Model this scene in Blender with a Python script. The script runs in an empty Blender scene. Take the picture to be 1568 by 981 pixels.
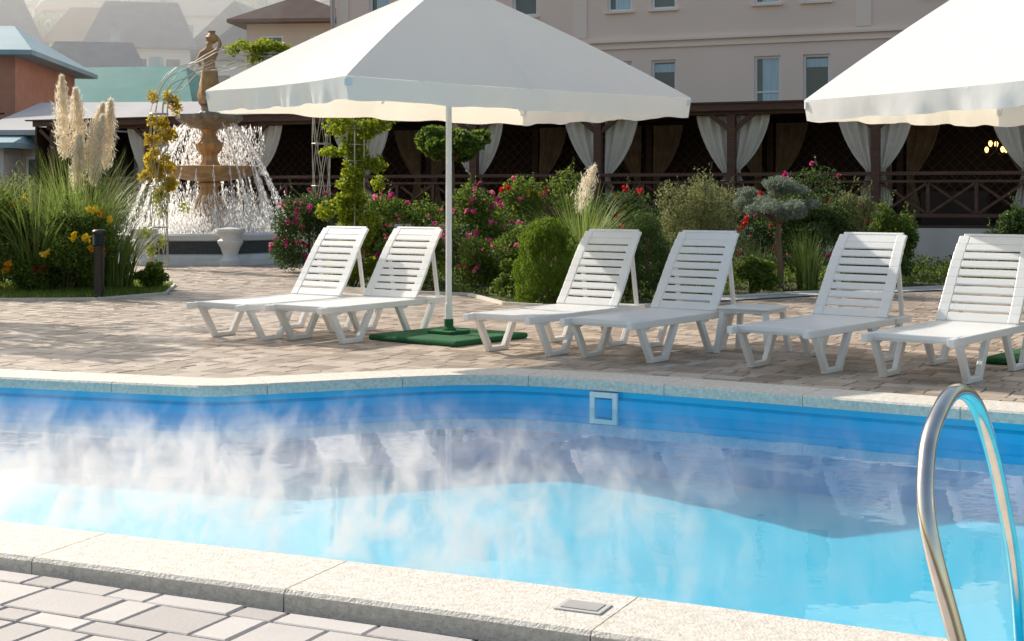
import bpy, bmesh, math, random
import numpy as np
from mathutils import Vector, Matrix, Euler
random.seed(7); rng=np.random.default_rng(7)
scene=bpy.context.scene
R=math.radians

# ------------------------------------------------------------------ helpers
def link(o):
    scene.collection.objects.link(o); return o
def empty(name,loc=(0,0,0),rz=0):
    e=bpy.data.objects.new(name,None); e.location=loc; e.rotation_euler=(0,0,rz); e.empty_display_size=.2
    return link(e)
class MB:
    def __init__(s): s.v=[]; s.f=[]
    def add(s,vs,fs):
        b=len(s.v); s.v+= [tuple(v) for v in vs]; s.f+=[tuple(i+b for i in f) for f in fs]
    def box(s,c,size,M=None):
        x,y,z=[k/2 for k in size]
        vs=[Vector(p) for p in [(-x,-y,-z),(x,-y,-z),(x,y,-z),(-x,y,-z),(-x,-y,z),(x,-y,z),(x,y,z),(-x,y,z)]]
        if M is not None: vs=[M@v for v in vs]
        c=Vector(c); s.add([v+c for v in vs],[(0,3,2,1),(4,5,6,7),(0,1,5,4),(1,2,6,5),(2,3,7,6),(3,0,4,7)])
    def beam(s,p0,p1,w,h,up=(0,0,1)):
        p0=Vector(p0);p1=Vector(p1);d=(p1-p0);L=d.length;d.normalize();up=Vector(up)
        if abs(d.dot(up))>.98: up=Vector((1,0,0))
        a=d.cross(up).normalized();b=a.cross(d).normalized()
        M=Matrix((a,d,b)).transposed()
        s.box((p0+p1)/2,(w,L,h),M)
    def tube(s,pts,r,n=8,cap=True):
        pts=[Vector(p) for p in pts];N=len(pts)
        rr=r if isinstance(r,(list,tuple)) else [r]*N
        t0=(pts[1]-pts[0]).normalized()
        a=t0.cross(Vector((0,0,1)))
        if a.length<.05: a=t0.cross(Vector((1,0,0)))
        a.normalize(); vs=[]
        for i,p in enumerate(pts):
            t=(pts[min(i+1,N-1)]-pts[max(i-1,0)]).normalized()
            a=(a-t*a.dot(t)).normalized(); b=t.cross(a)
            for k in range(n):
                q=2*math.pi*k/n; vs.append(p+(a*math.cos(q)+b*math.sin(q))*rr[i])
        fs=[(i*n+k,i*n+(k+1)%n,(i+1)*n+(k+1)%n,(i+1)*n+k) for i in range(N-1) for k in range(n)]
        if cap: fs+=[tuple(range(n))[::-1],tuple((N-1)*n+k for k in range(n))]
        s.add(vs,fs)
    def lathe(s,prof,c=(0,0,0),n=32,rot=0,wob=None):
        vs=[];c=Vector(c)
        for i,(r,z) in enumerate(prof):
            for k in range(n):
                q=2*math.pi*k/n+rot; rr=r*(wob(q,z) if wob else 1)
                vs.append(c+Vector((rr*math.cos(q),rr*math.sin(q),z)))
        fs=[(i*n+k,i*n+(k+1)%n,(i+1)*n+(k+1)%n,(i+1)*n+k) for i in range(len(prof)-1) for k in range(n)]
        if prof[0][0]>.001: fs.append(tuple(range(n))[::-1])
        if prof[-1][0]>.001: fs.append(tuple((len(prof)-1)*n+k for k in range(n)))
        s.add(vs,fs)
    def obj(s,name,mat,parent=None,smooth=False,bevel=0,seg=2):
        m=bpy.data.meshes.new(name); m.from_pydata(s.v,[],s.f); m.update()
        if mat: m.materials.append(mat)
        if smooth:
            m.polygons.foreach_set('use_smooth',[True]*len(m.polygons))
            try: m.set_sharp_from_angle(angle=R(40))
            except Exception: pass
        o=bpy.data.objects.new(name,m); link(o)
        if parent: o.parent=parent
        if bevel:
            b=o.modifiers.new('b','BEVEL');b.width=bevel;b.segments=seg;b.limit_method='ANGLE'
        return o

def nmesh(name,V,F,mat,parent=None,k=4,smooth=False):
    m=bpy.data.meshes.new(name); V=np.asarray(V,dtype=np.float32); F=np.asarray(F,dtype=np.int32)
    m.vertices.add(len(V)); m.vertices.foreach_set('co',V.ravel())
    m.loops.add(F.size); m.loops.foreach_set('vertex_index',F.ravel())
    m.polygons.add(len(F)); m.polygons.foreach_set('loop_start',np.arange(0,F.size,k,dtype=np.int32))
    m.polygons.foreach_set('loop_total',np.full(len(F),k,dtype=np.int32))
    m.update(calc_edges=True); m.validate()
    m.polygons.foreach_set('use_smooth',[bool(smooth)]*len(m.polygons))
    m.materials.append(mat)
    o=bpy.data.objects.new(name,m); link(o)
    if parent: o.parent=parent
    return o

# ------------------------------------------------------------------ materials
def newmat(name):
    m=bpy.data.materials.new(name); m.use_nodes=True; nt=m.node_tree; nt.nodes.clear()
    out=nt.nodes.new('ShaderNodeOutputMaterial'); return m,nt,out
def mat(name,c1,c2=None,scale=5,rough=.6,bump=0,bscale=None,metal=0,detail=6,island=False,transl=0,tcol=None,spec=.5,dist=.01,coat=0,stretch=None):
    m,nt,out=newmat(name); N=nt.nodes;L=nt.links
    p=N.new('ShaderNodeBsdfPrincipled'); p.inputs['Roughness'].default_value=rough; p.inputs['Metallic'].default_value=metal
    p.inputs['Specular IOR Level'].default_value=spec; p.inputs['Coat Weight'].default_value=coat
    c2=c2 or tuple(x*.85 for x in c1)
    tc=N.new('ShaderNodeTexCoord'); src=tc.outputs['Object']
    if stretch:
        mp=N.new('ShaderNodeMapping'); mp.inputs['Scale'].default_value=stretch; L.new(src,mp.inputs[0]); src=mp.outputs[0]
    n=N.new('ShaderNodeTexNoise'); n.inputs['Scale'].default_value=scale; n.inputs['Detail'].default_value=detail
    L.new(src,n.inputs['Vector'])
    r=N.new('ShaderNodeValToRGB'); r.color_ramp.elements[0].color=(*c1,1); r.color_ramp.elements[1].color=(*c2,1)
    if island:
        g=N.new('ShaderNodeNewGeometry'); a=N.new('ShaderNodeMath'); a.operation='MULTIPLY_ADD'
        L.new(g.outputs['Random Per Island'],a.inputs[0]); a.inputs[1].default_value=.7
        b=N.new('ShaderNodeMath'); b.operation='MULTIPLY'; L.new(n.outputs[0],b.inputs[0]); b.inputs[1].default_value=.35
        L.new(b.outputs[0],a.inputs[2]); L.new(a.outputs[0],r.inputs[0])
    else:
        r.color_ramp.elements[0].position=.3; r.color_ramp.elements[1].position=.7
        L.new(n.outputs[0],r.inputs[0])
    L.new(r.outputs[0],p.inputs['Base Color'])
    if bump:
        n2=N.new('ShaderNodeTexNoise'); n2.inputs['Scale'].default_value=bscale or scale*4; n2.inputs['Detail'].default_value=4
        L.new(src,n2.inputs['Vector'])
        b=N.new('ShaderNodeBump'); b.inputs['Strength'].default_value=bump; b.inputs['Distance'].default_value=dist
        L.new(n2.outputs[0],b.inputs['Height']); L.new(b.outputs[0],p.inputs['Normal'])
    if transl:
        t=N.new('ShaderNodeBsdfTranslucent')
        if tcol: t.inputs[0].default_value=(*tcol,1)
        else: L.new(r.outputs[0],t.inputs[0])
        mx=N.new('ShaderNodeMixShader'); mx.inputs[0].default_value=transl
        L.new(p.outputs[0],mx.inputs[1]); L.new(t.outputs[0],mx.inputs[2]); L.new(mx.outputs[0],out.inputs[0])
    else: L.new(p.outputs[0],out.inputs[0])
    return m
M_plastic=mat('white_plastic',(.92,.92,.92),(.88,.88,.88),3,.35,transl=.14,tcol=(.9,.9,.9))
M_fabric=mat('canvas',(.91,.91,.93),(.89,.89,.91),4,.85,bump=.25,bscale=6,dist=.03,transl=.34,tcol=(.95,.88,.72))
M_polew=mat('pole_paint',(.85,.85,.85),None,3,.4)
M_turf=mat('green_turf',(.01,.10,.035),(.02,.17,.055),40,.9,bump=.8,bscale=200,dist=.02)
M_paver=mat('paver',(.21,.15,.11),(.60,.50,.41),5,.45,bump=.3,bscale=90,dist=.003,island=True)
M_paver2=mat('paver_near',(.36,.325,.31),(.64,.60,.57),7,.5,bump=.5,bscale=70,dist=.003,island=True)
M_joint=mat('joint_sand',(.07,.055,.04),(.12,.095,.07),6,.9,bump=.4)
M_coping=mat('coping_stone',(.58,.53,.46),(.80,.75,.68),40,.65,bump=.7,bscale=90,dist=.008,detail=4)
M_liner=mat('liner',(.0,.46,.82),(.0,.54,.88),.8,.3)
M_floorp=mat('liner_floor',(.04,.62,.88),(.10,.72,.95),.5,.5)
M_steel=mat('steel',(.80,.74,.66),(.66,.60,.54),12,.14,metal=1)
M_wood=mat('dark_wood',(.06,.024,.015),(.12,.05,.033),3,.55,stretch=(1,1,8))
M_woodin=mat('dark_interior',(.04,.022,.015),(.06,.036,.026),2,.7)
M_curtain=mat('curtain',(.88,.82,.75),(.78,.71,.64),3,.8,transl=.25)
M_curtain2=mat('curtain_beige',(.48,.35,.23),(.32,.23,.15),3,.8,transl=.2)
M_wall=mat('render_wall',(.88,.72,.64),(.83,.68,.60),.6,.9,bump=.15,bscale=60,dist=.005)
M_wall2=mat('trim_wall',(.90,.78,.71),(.86,.74,.67),.6,.9)
M_wframe=mat('window_frame',(.88,.88,.88),None,2,.4)
M_glass=mat('window_glass',(.05,.08,.10),(.10,.14,.17),.7,.06,spec=1)
M_wcurt=mat('window_curtain',(.32,.52,.62),(.6,.74,.8),5,.6,stretch=(8,8,.3))
M_lowwall=mat('low_wall',(.56,.51,.48),(.64,.59,.55),2,.9,bump=.2)
M_roofgrey=mat('roof_grey',(.40,.40,.41),(.48,.48,.49),1,.6)
M_stoneT=mat('stone_tan',(.62,.36,.16),(.36,.20,.09),6,.6,bump=.7,bscale=25,dist=.02)
M_stoneG=mat('stone_grey',(.36,.29,.21),(.18,.15,.12),8,.6,bump=.6,bscale=25,dist=.02)
M_stoneW=mat('stone_white',(.80,.78,.77),(.68,.67,.66),5,.6,bump=.3)
M_tiledk=mat('tile_dark',(.03,.04,.05),(.07,.08,.09),20,.3)
M_black=mat('black_metal',(.015,.015,.016),None,3,.35)
M_trunk=mat('bark',(.22,.15,.10),(.12,.08,.05),12,.9,bump=.6,stretch=(1,1,.2))
M_stem=mat('stem',(.09,.11,.035),(.05,.05,.02),9,.8)
M_iron=mat('wrought_iron',(.60,.54,.45),(.42,.37,.30),9,.5)
M_soil=mat('soil',(.035,.03,.018),(.07,.06,.03),8,.95,bump=.8)
M_grassg=mat('lawn',(.06,.10,.025),(.12,.15,.04),6,.9,bump=.6)
M_gravel=mat('gravel',(.30,.30,.29),(.7,.7,.68),60,.8,bump=1,bscale=70,dist=.02)
def leafm(n,a,b,t=.5): return mat(n,a,b,2,.5,island=True,transl=t,spec=.4)
L_rose=leafm('leaf_rose',(.03,.08,.014),(.24,.33,.045),.55)
L_dark=leafm('leaf_dark',(.02,.055,.016),(.13,.20,.045),.5)
L_thuja=leafm('leaf_thuja',(.05,.12,.012),(.24,.34,.025),.55)
L_olive=leafm('leaf_olive',(.11,.13,.045),(.38,.40,.17))
L_blue=leafm('leaf_spruce',(.13,.17,.13),(.37,.42,.33),.45)
L_vine=leafm('leaf_vine',(.11,.19,.015),(.44,.48,.03),.6)
L_yel=leafm('leaf_yellow',(.42,.30,.02),(.68,.52,.05),.6)
L_blade=leafm('leaf_blade',(.08,.15,.025),(.36,.44,.12),.55)
L_plume=leafm('plume',(.88,.78,.62),(.96,.90,.78),.5)
L_lawn=leafm('leaf_lawn',(.07,.14,.02),(.26,.32,.05),.5)
F_pink=leafm('petal_pink',(.72,.09,.24),(.88,.30,.44),.5)
F_mag=leafm('petal_magenta',(.5,.02,.18),(.7,.08,.30),.45)
F_red=leafm('petal_red',(.6,.01,.015),(.75,.03,.04),.4)
F_or=leafm('petal_orange',(.85,.35,.01),(.9,.5,.02),.4)
F_yel=leafm('petal_yellow',(.88,.6,.02),(.92,.7,.05),.4)
L_far=leafm('leaf_far',(.12,.17,.10),(.24,.30,.17),.4)

# ------------------------------------------------------------------ foliage
def leaves(name,P,size,m,parent=None,aspect=.55,updir=None):
    n=len(P); P=np.asarray(P)
    a=rng.normal(size=(n,3)); a/=np.linalg.norm(a,axis=1)[:,None]
    if updir is not None:
        a=a*.6+np.asarray(updir); a/=np.linalg.norm(a,axis=1)[:,None]
    b=rng.normal(size=(n,3)); b-= (b*a).sum(1)[:,None]*a; b/=np.linalg.norm(b,axis=1)[:,None]
    c=np.cross(a,b)
    s=size*(.6+.8*rng.random(n))[:,None]
    v0=P-a*s*.5; v2=P+a*s*.5; v1=P+b*s*aspect*.5+c*s*.12-a*s*.08; v3=P-b*s*aspect*.5+c*s*.12-a*s*.08
    V=np.stack([v0,v1,v2,v3],1).reshape(-1,3); F=np.arange(4*n).reshape(n,4)
    return nmesh(name,V,F,m,parent)
def blobpts(blobs,n,shell=.55):
    B=np.array(blobs,dtype=float); w=(B[:,3]*B[:,4]*B[:,5])**(2/3); w/=w.sum()
    idx=rng.choice(len(B),n,p=w); d=rng.normal(size=(n,3)); d/=np.linalg.norm(d,axis=1)[:,None]
    r=(shell+(1.08-shell)*rng.random(n)**.7)[:,None]
    return B[idx,:3]+d*B[idx,3:6]*r, d, idx
def shrub(name,x,y,w,dp,h,n,leaf,m,flowers=None,nf=0,fs=.045,z0=0,lump=14,lumpr=.3,aspect=.55,spiky=0):
    e=empty(name,(x,y,z0)); bl=[]
    for i in range(lump):
        q=random.random()*2*math.pi; rr=math.sqrt(random.random())*.8; zz=random.uniform(.18,.86)
        taper=math.sqrt(max(.05,1-((zz-.4)/.62)**2))
        s=random.uniform(.7,1.25)*lumpr
        bl.append((math.cos(q)*rr*w/2*taper,math.sin(q)*rr*dp/2*taper,zz*h,s*w/2*1.2,s*dp/2*1.2,s*h*.55))
    P,d,_=blobpts(bl,n,.35); P[:,2]=np.clip(P[:,2],.02,None)
    leaves('leaves',P,leaf,m,e,aspect)
    mb=MB()
    for b in bl[:10]:
        mid=(b[0]*.4+random.uniform(-.05,.05),b[1]*.4,b[2]*.5)
        mb.tube([(b[0]*.15,b[1]*.15,0),mid,(b[0],b[1],b[2]),(b[0]*1.1,b[1]*1.1,b[2]+b[5]*.8)],[.014,.011,.008,.004],5)
    sp=[]
    for i in range(int(spiky)):
        b=random.choice(bl); top=Vector((b[0]+random.uniform(-.15,.15),b[1],b[2]+b[5]+random.uniform(.1,.3)))
        mb.tube([(b[0],b[1],b[2]),top],[.006,.003],4)
        for t in np.linspace(.4,1,9): sp.append(Vector((b[0],b[1],b[2])).lerp(top,t)+Vector((random.uniform(-.04,.04),random.uniform(-.04,.04),0)))
    mb.obj('stems',M_stem,e)
    if sp: leaves('shoot_leaves',sp,leaf,m,e,aspect)
    if flowers:
        P,d,_=blobpts(bl,nf*4,.98); sel=[i for i in range(len(P)) if d[i,2]>-.2 and d[i,1]<.5][:nf]
        for j,fm in enumerate(flowers):
            Q=[]
            for i in sel[j::len(flowers)]:
                c=P[i]+d[i]*.04; f1=fs*random.uniform(.5,1.15); Q+= [c+rng.normal(size=3)*f1*.35 for _ in range(14)]
            if Q: leaves('flowers_%d'%j,Q,fs*.95,fm,e,.95)
    return e
def grass(name,x,y,n,L,spread,m,w=.012,base=.18,z0=0,seg=6,parent=None,droop=1.0):
    V=[];F=[]
    for i in range(n):
        q=random.random()*2*math.pi; r=base*math.sqrt(random.random()); l=L*random.uniform(.55,1.05)
        sp=spread*random.uniform(.15,1.1); q2=q+random.uniform(-.5,.5)
        dx,dy=math.cos(q2),math.sin(q2); bx,by=math.cos(q)*r,math.sin(q)*r; b0=len(V)
        for k in range(seg+1):
            t=k/seg; hz=sp*l*(t**1.8); zz=l*(t-.45*droop*sp*t**3)
            ww=w*(1-t*.92); V+= [(bx+dx*hz-dy*ww,by+dy*hz+dx*ww,zz),(bx+dx*hz+dy*ww,by+dy*hz-dx*ww,zz)]
        for k in range(seg): F.append((b0+2*k,b0+2*k+1,b0+2*k+3,b0+2*k+2))
    V=np.array(V)
    if parent is None: V=V+np.array([x,y,z0])
    return nmesh(name,V,F,m,parent)
def plume(e,p0,p1,r,m,name='plume',n=700):
    p0=np.array(p0);p1=np.array(p1);t=rng.random(n)[:,None]**.85
    env=(t+.04)**.45*(1.02-t)**.75*1.7*r; bend=(t**2)*np.array([[random.uniform(-.12,.16),random.uniform(-.05,.05),0]])
    nz_=rng.normal(size=(n,3)); nz_[:,2]=nz_[:,2]*.8
    P=p0+(p1-p0)*t+bend+nz_*env*.5
    leaves(name,P,.10,m,e,.10,updir=(p1-p0)/np.linalg.norm(p1-p0)*.7)

# ------------------------------------------------------------------ pool outline
ctrl=[(-9.5,12.72),(-6.5,11.77),(-3.95,10.97),(-2.3,10.45),(-2.1,10.46),(-1.55,10.68),(-1.2,10.83),(-.85,10.97),(-.48,11.08),(-.1,11.1),(.25,11.0),(.8,10.72),(1.585,10.25),(3.31,9.17),(6.3,7.3),(7.4,5.6),(6.6,3.9),(4.6,2.95),(1.25,4.5),(.69,4.79),(.04,5.10),(-.77,5.46),(-2.2,6.07),(-5,7.2),(-8.5,8.6),(-10,10.6)]
pool=[Vector(p) for p in ctrl]   # clockwise
def resample(path,step):
    out=[];n=len(path)
    for i in range(n):
        a=path[i];b=path[(i+1)%n];k=max(1,int(round((b-a).length/step)))
        for j in range(k): out.append(a.lerp(b,j/k))
    return out
def offset(path,d):
    n=len(path);out=[]
    for i in range(n):
        a=path[i-1];b=path[i];c=path[(i+1)%n]
        t1=(b-a).normalized();t2=(c-b).normalized()
        n1=Vector((-t1.y,t1.x));n2=Vector((-t2.y,t2.x)); m=(n1+n2).normalized()
        out.append(b+m*d/max(.5,m.dot(n1)))
    return out
def inpoly(x,y,poly):
    c=False;n=len(poly);j=n-1
    for i in range(n):
        xi,yi=poly[i][0],poly[i][1];xj,yj=poly[j][0],poly[j][1]
        if (yi>y)!=(yj>y) and x<(xj-xi)*(y-yi)/(yj-yi)+xi: c=not c
        j=i
    return c
def sheet(name,poly,z,m,hole=None,thick=0):
    bm=bmesh.new(); es=[]
    for loop in [poly]+([hole] if hole else []):
        vs=[bm.verts.new((p[0],p[1],z)) for p in loop]
        for i in range(len(vs)): es.append(bm.edges.new((vs[i],vs[(i+1)%len(vs)])))
    bmesh.ops.triangle_fill(bm,use_beauty=True,use_dissolve=False,edges=es)
    for f in bm.faces:
        if f.normal.z<0: f.normal_flip()
    me=bpy.data.meshes.new(name); bm.to_mesh(me); bm.free(); me.materials.append(m)
    o=bpy.data.objects.new(name,me); return link(o)
G=600
sheet('ground',[(-G,-G),(G,-G),(G,G*2),(-G,G*2)],-.07,M_joint,hole=[tuple(p) for p in offset(pool,.02)])
FLZ=-.68
pl=MB(); n=len(pool); pts=pool
for i in range(n):
    a=pts[i];b=pts[(i+1)%n]; pl.add([(a.x,a.y,-.05),(b.x,b.y,-.05),(b.x,b.y,FLZ),(a.x,a.y,FLZ)],[(0,1,2,3)])
pe=empty('swimming_pool')
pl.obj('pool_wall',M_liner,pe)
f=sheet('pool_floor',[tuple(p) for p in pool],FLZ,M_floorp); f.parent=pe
lg=MB(); ins=offset(pool,-.035)
for i in range(n):
    a,b=pts[i],pts[(i+1)%n];c,d=ins[(i+1)%n],ins[i]
    lg.add([(a.x,a.y,-.115),(b.x,b.y,-.115),(c.x,c.y,-.135),(d.x,d.y,-.135),(c.x,c.y,-.5),(d.x,d.y,-.5)],[(0,1,2,3),(3,2,4,5)])
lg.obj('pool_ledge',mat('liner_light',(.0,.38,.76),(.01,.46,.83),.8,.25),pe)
cp=MB(); rs=resample(pool,.14); inner=offset(rs,-.03); outer=offset(rs,.42); N=len(rs); seg=8; i=0
while i<N:
    k=min(seg,N-i)
    for j in range(k):
        s0=.010 if j==0 else 0; s1=.010 if j==k-1 else 0
        a,b=inner[(i+j)%N],inner[(i+j+1)%N];c,d=outer[(i+j+1)%N],outer[(i+j)%N]
        a2=a.lerp(b,s0*2);b2=b.lerp(a,s1*2);d2=d.lerp(c,s0*2);c2=c.lerp(d,s1*2)
        zt=.012; zb=-.068; ch=.014
        def L2(p,q,t): v=(q-p).normalized()*t; return p+v
        ai,bi=L2(a2,d2,ch),L2(b2,c2,ch); do,co=L2(d2,a2,ch),L2(c2,b2,ch)
        V=[(ai.x,ai.y,zt),(bi.x,bi.y,zt),(co.x,co.y,zt),(do.x,do.y,zt),
           (a2.x,a2.y,zt-ch),(b2.x,b2.y,zt-ch),(c2.x,c2.y,zt-ch),(d2.x,d2.y,zt-ch),
           (a2.x,a2.y,zb),(b2.x,b2.y,zb),(c2.x,c2.y,zb),(d2.x,d2.y,zb)]
        F=[(0,3,2,1),(0,1,5,4),(2,3,7,6),(4,5,9,8),(6,7,11,10),(8,9,10,11)]
        if j==0: F+=[(0,4,7,3),(4,8,11,7)]
        if j==k-1: F+=[(1,2,6,5),(5,6,10,9)]
        cp.add(V,F)
    i+=k
cp.obj('pool_coping',M_coping,pe)
# water: Schlick-like reflectance on the facing angle, same from both sides
m,nt,out=newmat('water_surface'); Nn=nt.nodes;Lk=nt.links
tr=Nn.new('ShaderNodeBsdfTransparent'); tr.inputs[0].default_value=(.80,.96,.985,1)
gl=Nn.new('ShaderNodeBsdfGlossy'); gl.inputs['Roughness'].default_value=.012
ge=Nn.new('ShaderNodeNewGeometry'); dt=Nn.new('ShaderNodeVectorMath'); dt.operation='DOT_PRODUCT'; Lk.new(ge.outputs['Incoming'],dt.inputs[0]); Lk.new(ge.outputs['Normal'],dt.inputs[1])
def mth(op,a,b=None):
    q=Nn.new('ShaderNodeMath'); q.operation=op
    for i,v in enumerate((a,b)):
        if v is None: continue
        if isinstance(v,(int,float)): q.inputs[i].default_value=v
        else: Lk.new(v,q.inputs[i])
    return q.outputs[0]
fr=mth('ADD',mth('MULTIPLY',mth('POWER',mth('SUBTRACT',1.0,mth('ABSOLUTE',dt.outputs['Value'])),4.3),.97),.03)
tc=Nn.new('ShaderNodeTexCoord'); nz=Nn.new('ShaderNodeTexNoise'); nz.inputs['Scale'].default_value=1.8; nz.inputs['Detail'].default_value=3
nz2=Nn.new('ShaderNodeTexNoise'); nz2.inputs['Scale'].default_value=11
Lk.new(tc.outputs['Object'],nz.inputs['Vector']);Lk.new(tc.outputs['Object'],nz2.inputs['Vector'])
ad=mth('ADD',mth('MULTIPLY',nz2.outputs[0],.1),nz.outputs[0])
bp=Nn.new('ShaderNodeBump');bp.inputs['Strength'].default_value=.13;bp.inputs['Distance'].default_value=.02
Lk.new(ad,bp.inputs['Height']);Lk.new(bp.outputs[0],gl.inputs['Normal'])
mx=Nn.new('ShaderNodeMixShader');Lk.new(fr,mx.inputs[0]);Lk.new(tr.outputs[0],mx.inputs[1]);Lk.new(gl.outputs[0],mx.inputs[2]);Lk.new(mx.outputs[0],out.inputs[0])
M_water=m
sheet('pool_water',[tuple(p) for p in offset(pool,-.036)],-.2,M_water)
sk=empty('pool_skimmer',(.72,10.775,-.2),R(-30.5))
b=MB()
for (cx,cz,w,h) in [(-.095,0,.04,.24),(.095,0,.04,.24),(0,.1,.15,.04),(0,-.1,.15,.04)]: b.box((cx,-.052,cz),(w,.03,h))
b.obj('frame',M_plastic,sk,bevel=.004)
b=MB(); b.box((0,-.038,-.02),(.15,.012,.16)); b.obj('weir_flap',mat('skim_blue',(.10,.12,.12),None,3,.4),sk)
ld=empty('skimmer_lid',(.24,4.80,.012),R(-25)); b=MB(); b.box((0,0,.003),(.17,.12,.006)); b.obj('plate',mat('lid_rim',(.6,.58,.55),None,4,.5),ld,bevel=.003)
b=MB(); b.box((0,0,.0075),(.13,.085,.003)); b.obj('inset',mat('lid_grey',(.45,.43,.41),None,4,.5),ld)

# pavers
out_pool=[tuple(p) for p in offset(pool,.43)]
bed_left=[(-14,19.2),(-6.9,19.1),(-5.6,19.2),(-4.95,20.3),(-5.3,22.3),(-6.8,24.6),(-9,26.5),(-14,27)]
bed_right=[(-2.9,22.0),(-2.0,20.9),(-.6,20.1),(-.1,18.4),(.6,17.9),(1.9,18.1),(2.5,19.3),(4.2,20.5),(7.2,22.1),(13,24.2),(13,27),(-.6,31.5),(-3.2,29),(-3.3,24)]
def pavers(name,cond,bbox,rot,ztop,th,rows,lens,m,gap=.006,ch=.006):
    c,s=math.cos(rot),math.sin(rot); V=[];F=[];x0,x1,y0,y1=bbox; v=y0; ri=0
    while v<y1:
        h=rows[ri%len(rows)]; u=x0+random.random()*.3
        while u<x1:
            l=random.choice(lens); cu,cv=u+l/2,v+h/2; X=c*cu-s*cv; Y=s*cu+c*cv
            if cond(X,Y):
                hz=random.uniform(-.002,.002); tx=random.uniform(-.01,.01); ty=random.uniform(-.01,.01); b0=len(V)
                for (k,zz) in ((gap/2+ch,0),(gap/2,-ch),(gap/2,-th)):
                    for (a,bq) in ((u+k,v+k),(u+l-k,v+k),(u+l-k,v+h-k),(u+k,v+h-k)):
                        V.append((c*a-s*bq,s*a+c*bq,ztop+hz+zz+tx*(a-cu)+ty*(bq-cv)))
                F.append((b0,b0+1,b0+2,b0+3))
                for lv in (0,4):
                    for k in range(4): F.append((b0+lv+k,b0+lv+4+k,b0+lv+4+(k+1)%4,b0+lv+(k+1)%4))
            u+=l
        v+=h; ri+=1
    return nmesh(name,V,F,m)
def cond_far(X,Y):
    if Y<6 or Y>33 or X<-13 or X>12: return False
    if Y>24 and X>-1.5: return False
    if Y<9 and X<3: return False
    if Y<11 and X<-8.5: return False
    if abs(X)>Y*.42+1.2: return False
    return not (inpoly(X,Y,out_pool) or inpoly(X,Y,bed_right) or inpoly(X,Y,bed_left))
pavers('deck_paving',cond_far,(-22,14,-2,36),R(-30),0,.069,[.2,.12,.2],[.2,.3,.12,.24],M_paver,gap=.010,ch=.003)
def cond_near(X,Y):
    return -6<X<3.5 and .5<Y<8.5 and not inpoly(X,Y,out_pool) and Y< 6.3-.47*X
pavers('terrace_paving',cond_near,(-8,6,-2,10),R(-25),-.032,.037,[.24,.12,.24,.12,.18],[.30,.15,.24,.36,.18],M_paver2,gap=.013,ch=.004)

# ------------------------------------------------------------------ sun lounger
def lounger_mesh():
    b=MB(); W=.73; SL=1.32; z=.36
    for x in (.03,W-.03):
        b.box((x,SL/2+.02,z-.03),(.055,SL+.3,.06))
    for x in (.03,W-.03): b.box((x,SL+.3,z-.03),(.055,.36,.055))
    b.box((W/2,.01,z-.025),(W-.06,.06,.06)); b.box((W/2,SL+.45,z-.03),(W-.06,.05,.05))
    y=.045
    while y<SL-.02:
        zz=z-.004-.012*math.sin(math.pi*y/SL)
        b.box((W/2,y+.032,zz),(W-.07,.066,.02)); y+=.078
    b.box((W/2,-.018,z-.015),(W-.02,.03,.045))
    BL=.84; npz=10; pts=[]
    for i in range(npz+1):
        t=i/npz; ang=R(50+10*math.sin(t*math.pi*.9)-4*t)
        if i==0: p=Vector((0,SL+.0,z+.005))
        else: p=pts[-1]+Vector((0,math.cos(ang),math.sin(ang)))*BL/npz
        pts.append(p)
    def inset(t): return .02+.03*t**2
    for i in range(npz):
        a,c=pts[i],pts[i+1]; t=(i+.5)/npz
        d=(c-a).normalized(); nrm=Vector((0,-d.z,d.y)); ins=inset(t)
        for x in (ins+.045,W-ins-.045): b.beam((x,a.y,a.z),(x,c.y+d.y*.004,c.z+d.z*.004),.095,.026,up=nrm)
        if i<npz-1 and i>0:
            a2=a+(c-a)*.24
            b.beam((W/2,a2.y,a2.z),(W/2,c.y,c.z),W-2*ins-.18,.02,up=nrm)
        else:
            b.beam((W/2,a.y,a.z),(W/2,c.y,c.z),W-2*ins-.18,.02,up=nrm)
    top=pts[-1]; d=(pts[-1]-pts[-2]).normalized()
    b.beam((W/2,top.y,top.z),(W/2,top.y+d.y*.03,top.z+d.z*.03),W-.16,.026,up=Vector((0,-d.z,d.y)))
    q=pts[7]
    for x in (.075,W-.075):
        b.beam((x,q.y+.02,q.z-.01),(x,SL+.44,z-.01),.03,.04)
    for x in (.035,W-.035):
        for (y0,y1) in ((.04,.62),(SL-.28,SL+.30)):
            yb0,yb1=y0+.17,y1-.17
            b.beam((x,y0,z-.05),(x,yb0,.03),.05,.06)
            b.beam((x,y1,z-.05),(x,yb1,.03),.05,.06)
            b.box((x,(yb0+yb1)/2,.022),(.056,yb1-yb0+.05,.042))
            b.beam((x,y0+.02,z-.08),(x,y0+.14,z-.06),.04,.03)
    for y in (.24,.43,SL-.08,SL+.12): b.box((W/2,y,z-.045),(W-.1,.03,.03))
    m=bpy.data.meshes.new('lounger_frame'); m.from_pydata(b.v,[],b.f); m.materials.append(M_plastic); return m
LM=lounger_mesh()
for (x,y,r) in [(-3.12,14.05,-35),(-2.30,13.72,-34),(-.36,12.7,-36),(.48,12.2,-37),(1.80,11.5,-39),(2.72,10.88,-38)]:
    e=empty('sun_lounger',(x,y,0),R(r)); o=bpy.data.objects.new('frame',LM); link(o); o.parent=e
    bv=o.modifiers.new('b','BEVEL');bv.width=.007;bv.segments=2;bv.limit_method='ANGLE'
e=empty('side_table',(2.16,12.75,0),R(-32)); b=MB()
b.box((0,0,.405),(.5,.5,.025)); b.box((0,0,.378),(.46,.46,.03))
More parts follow.
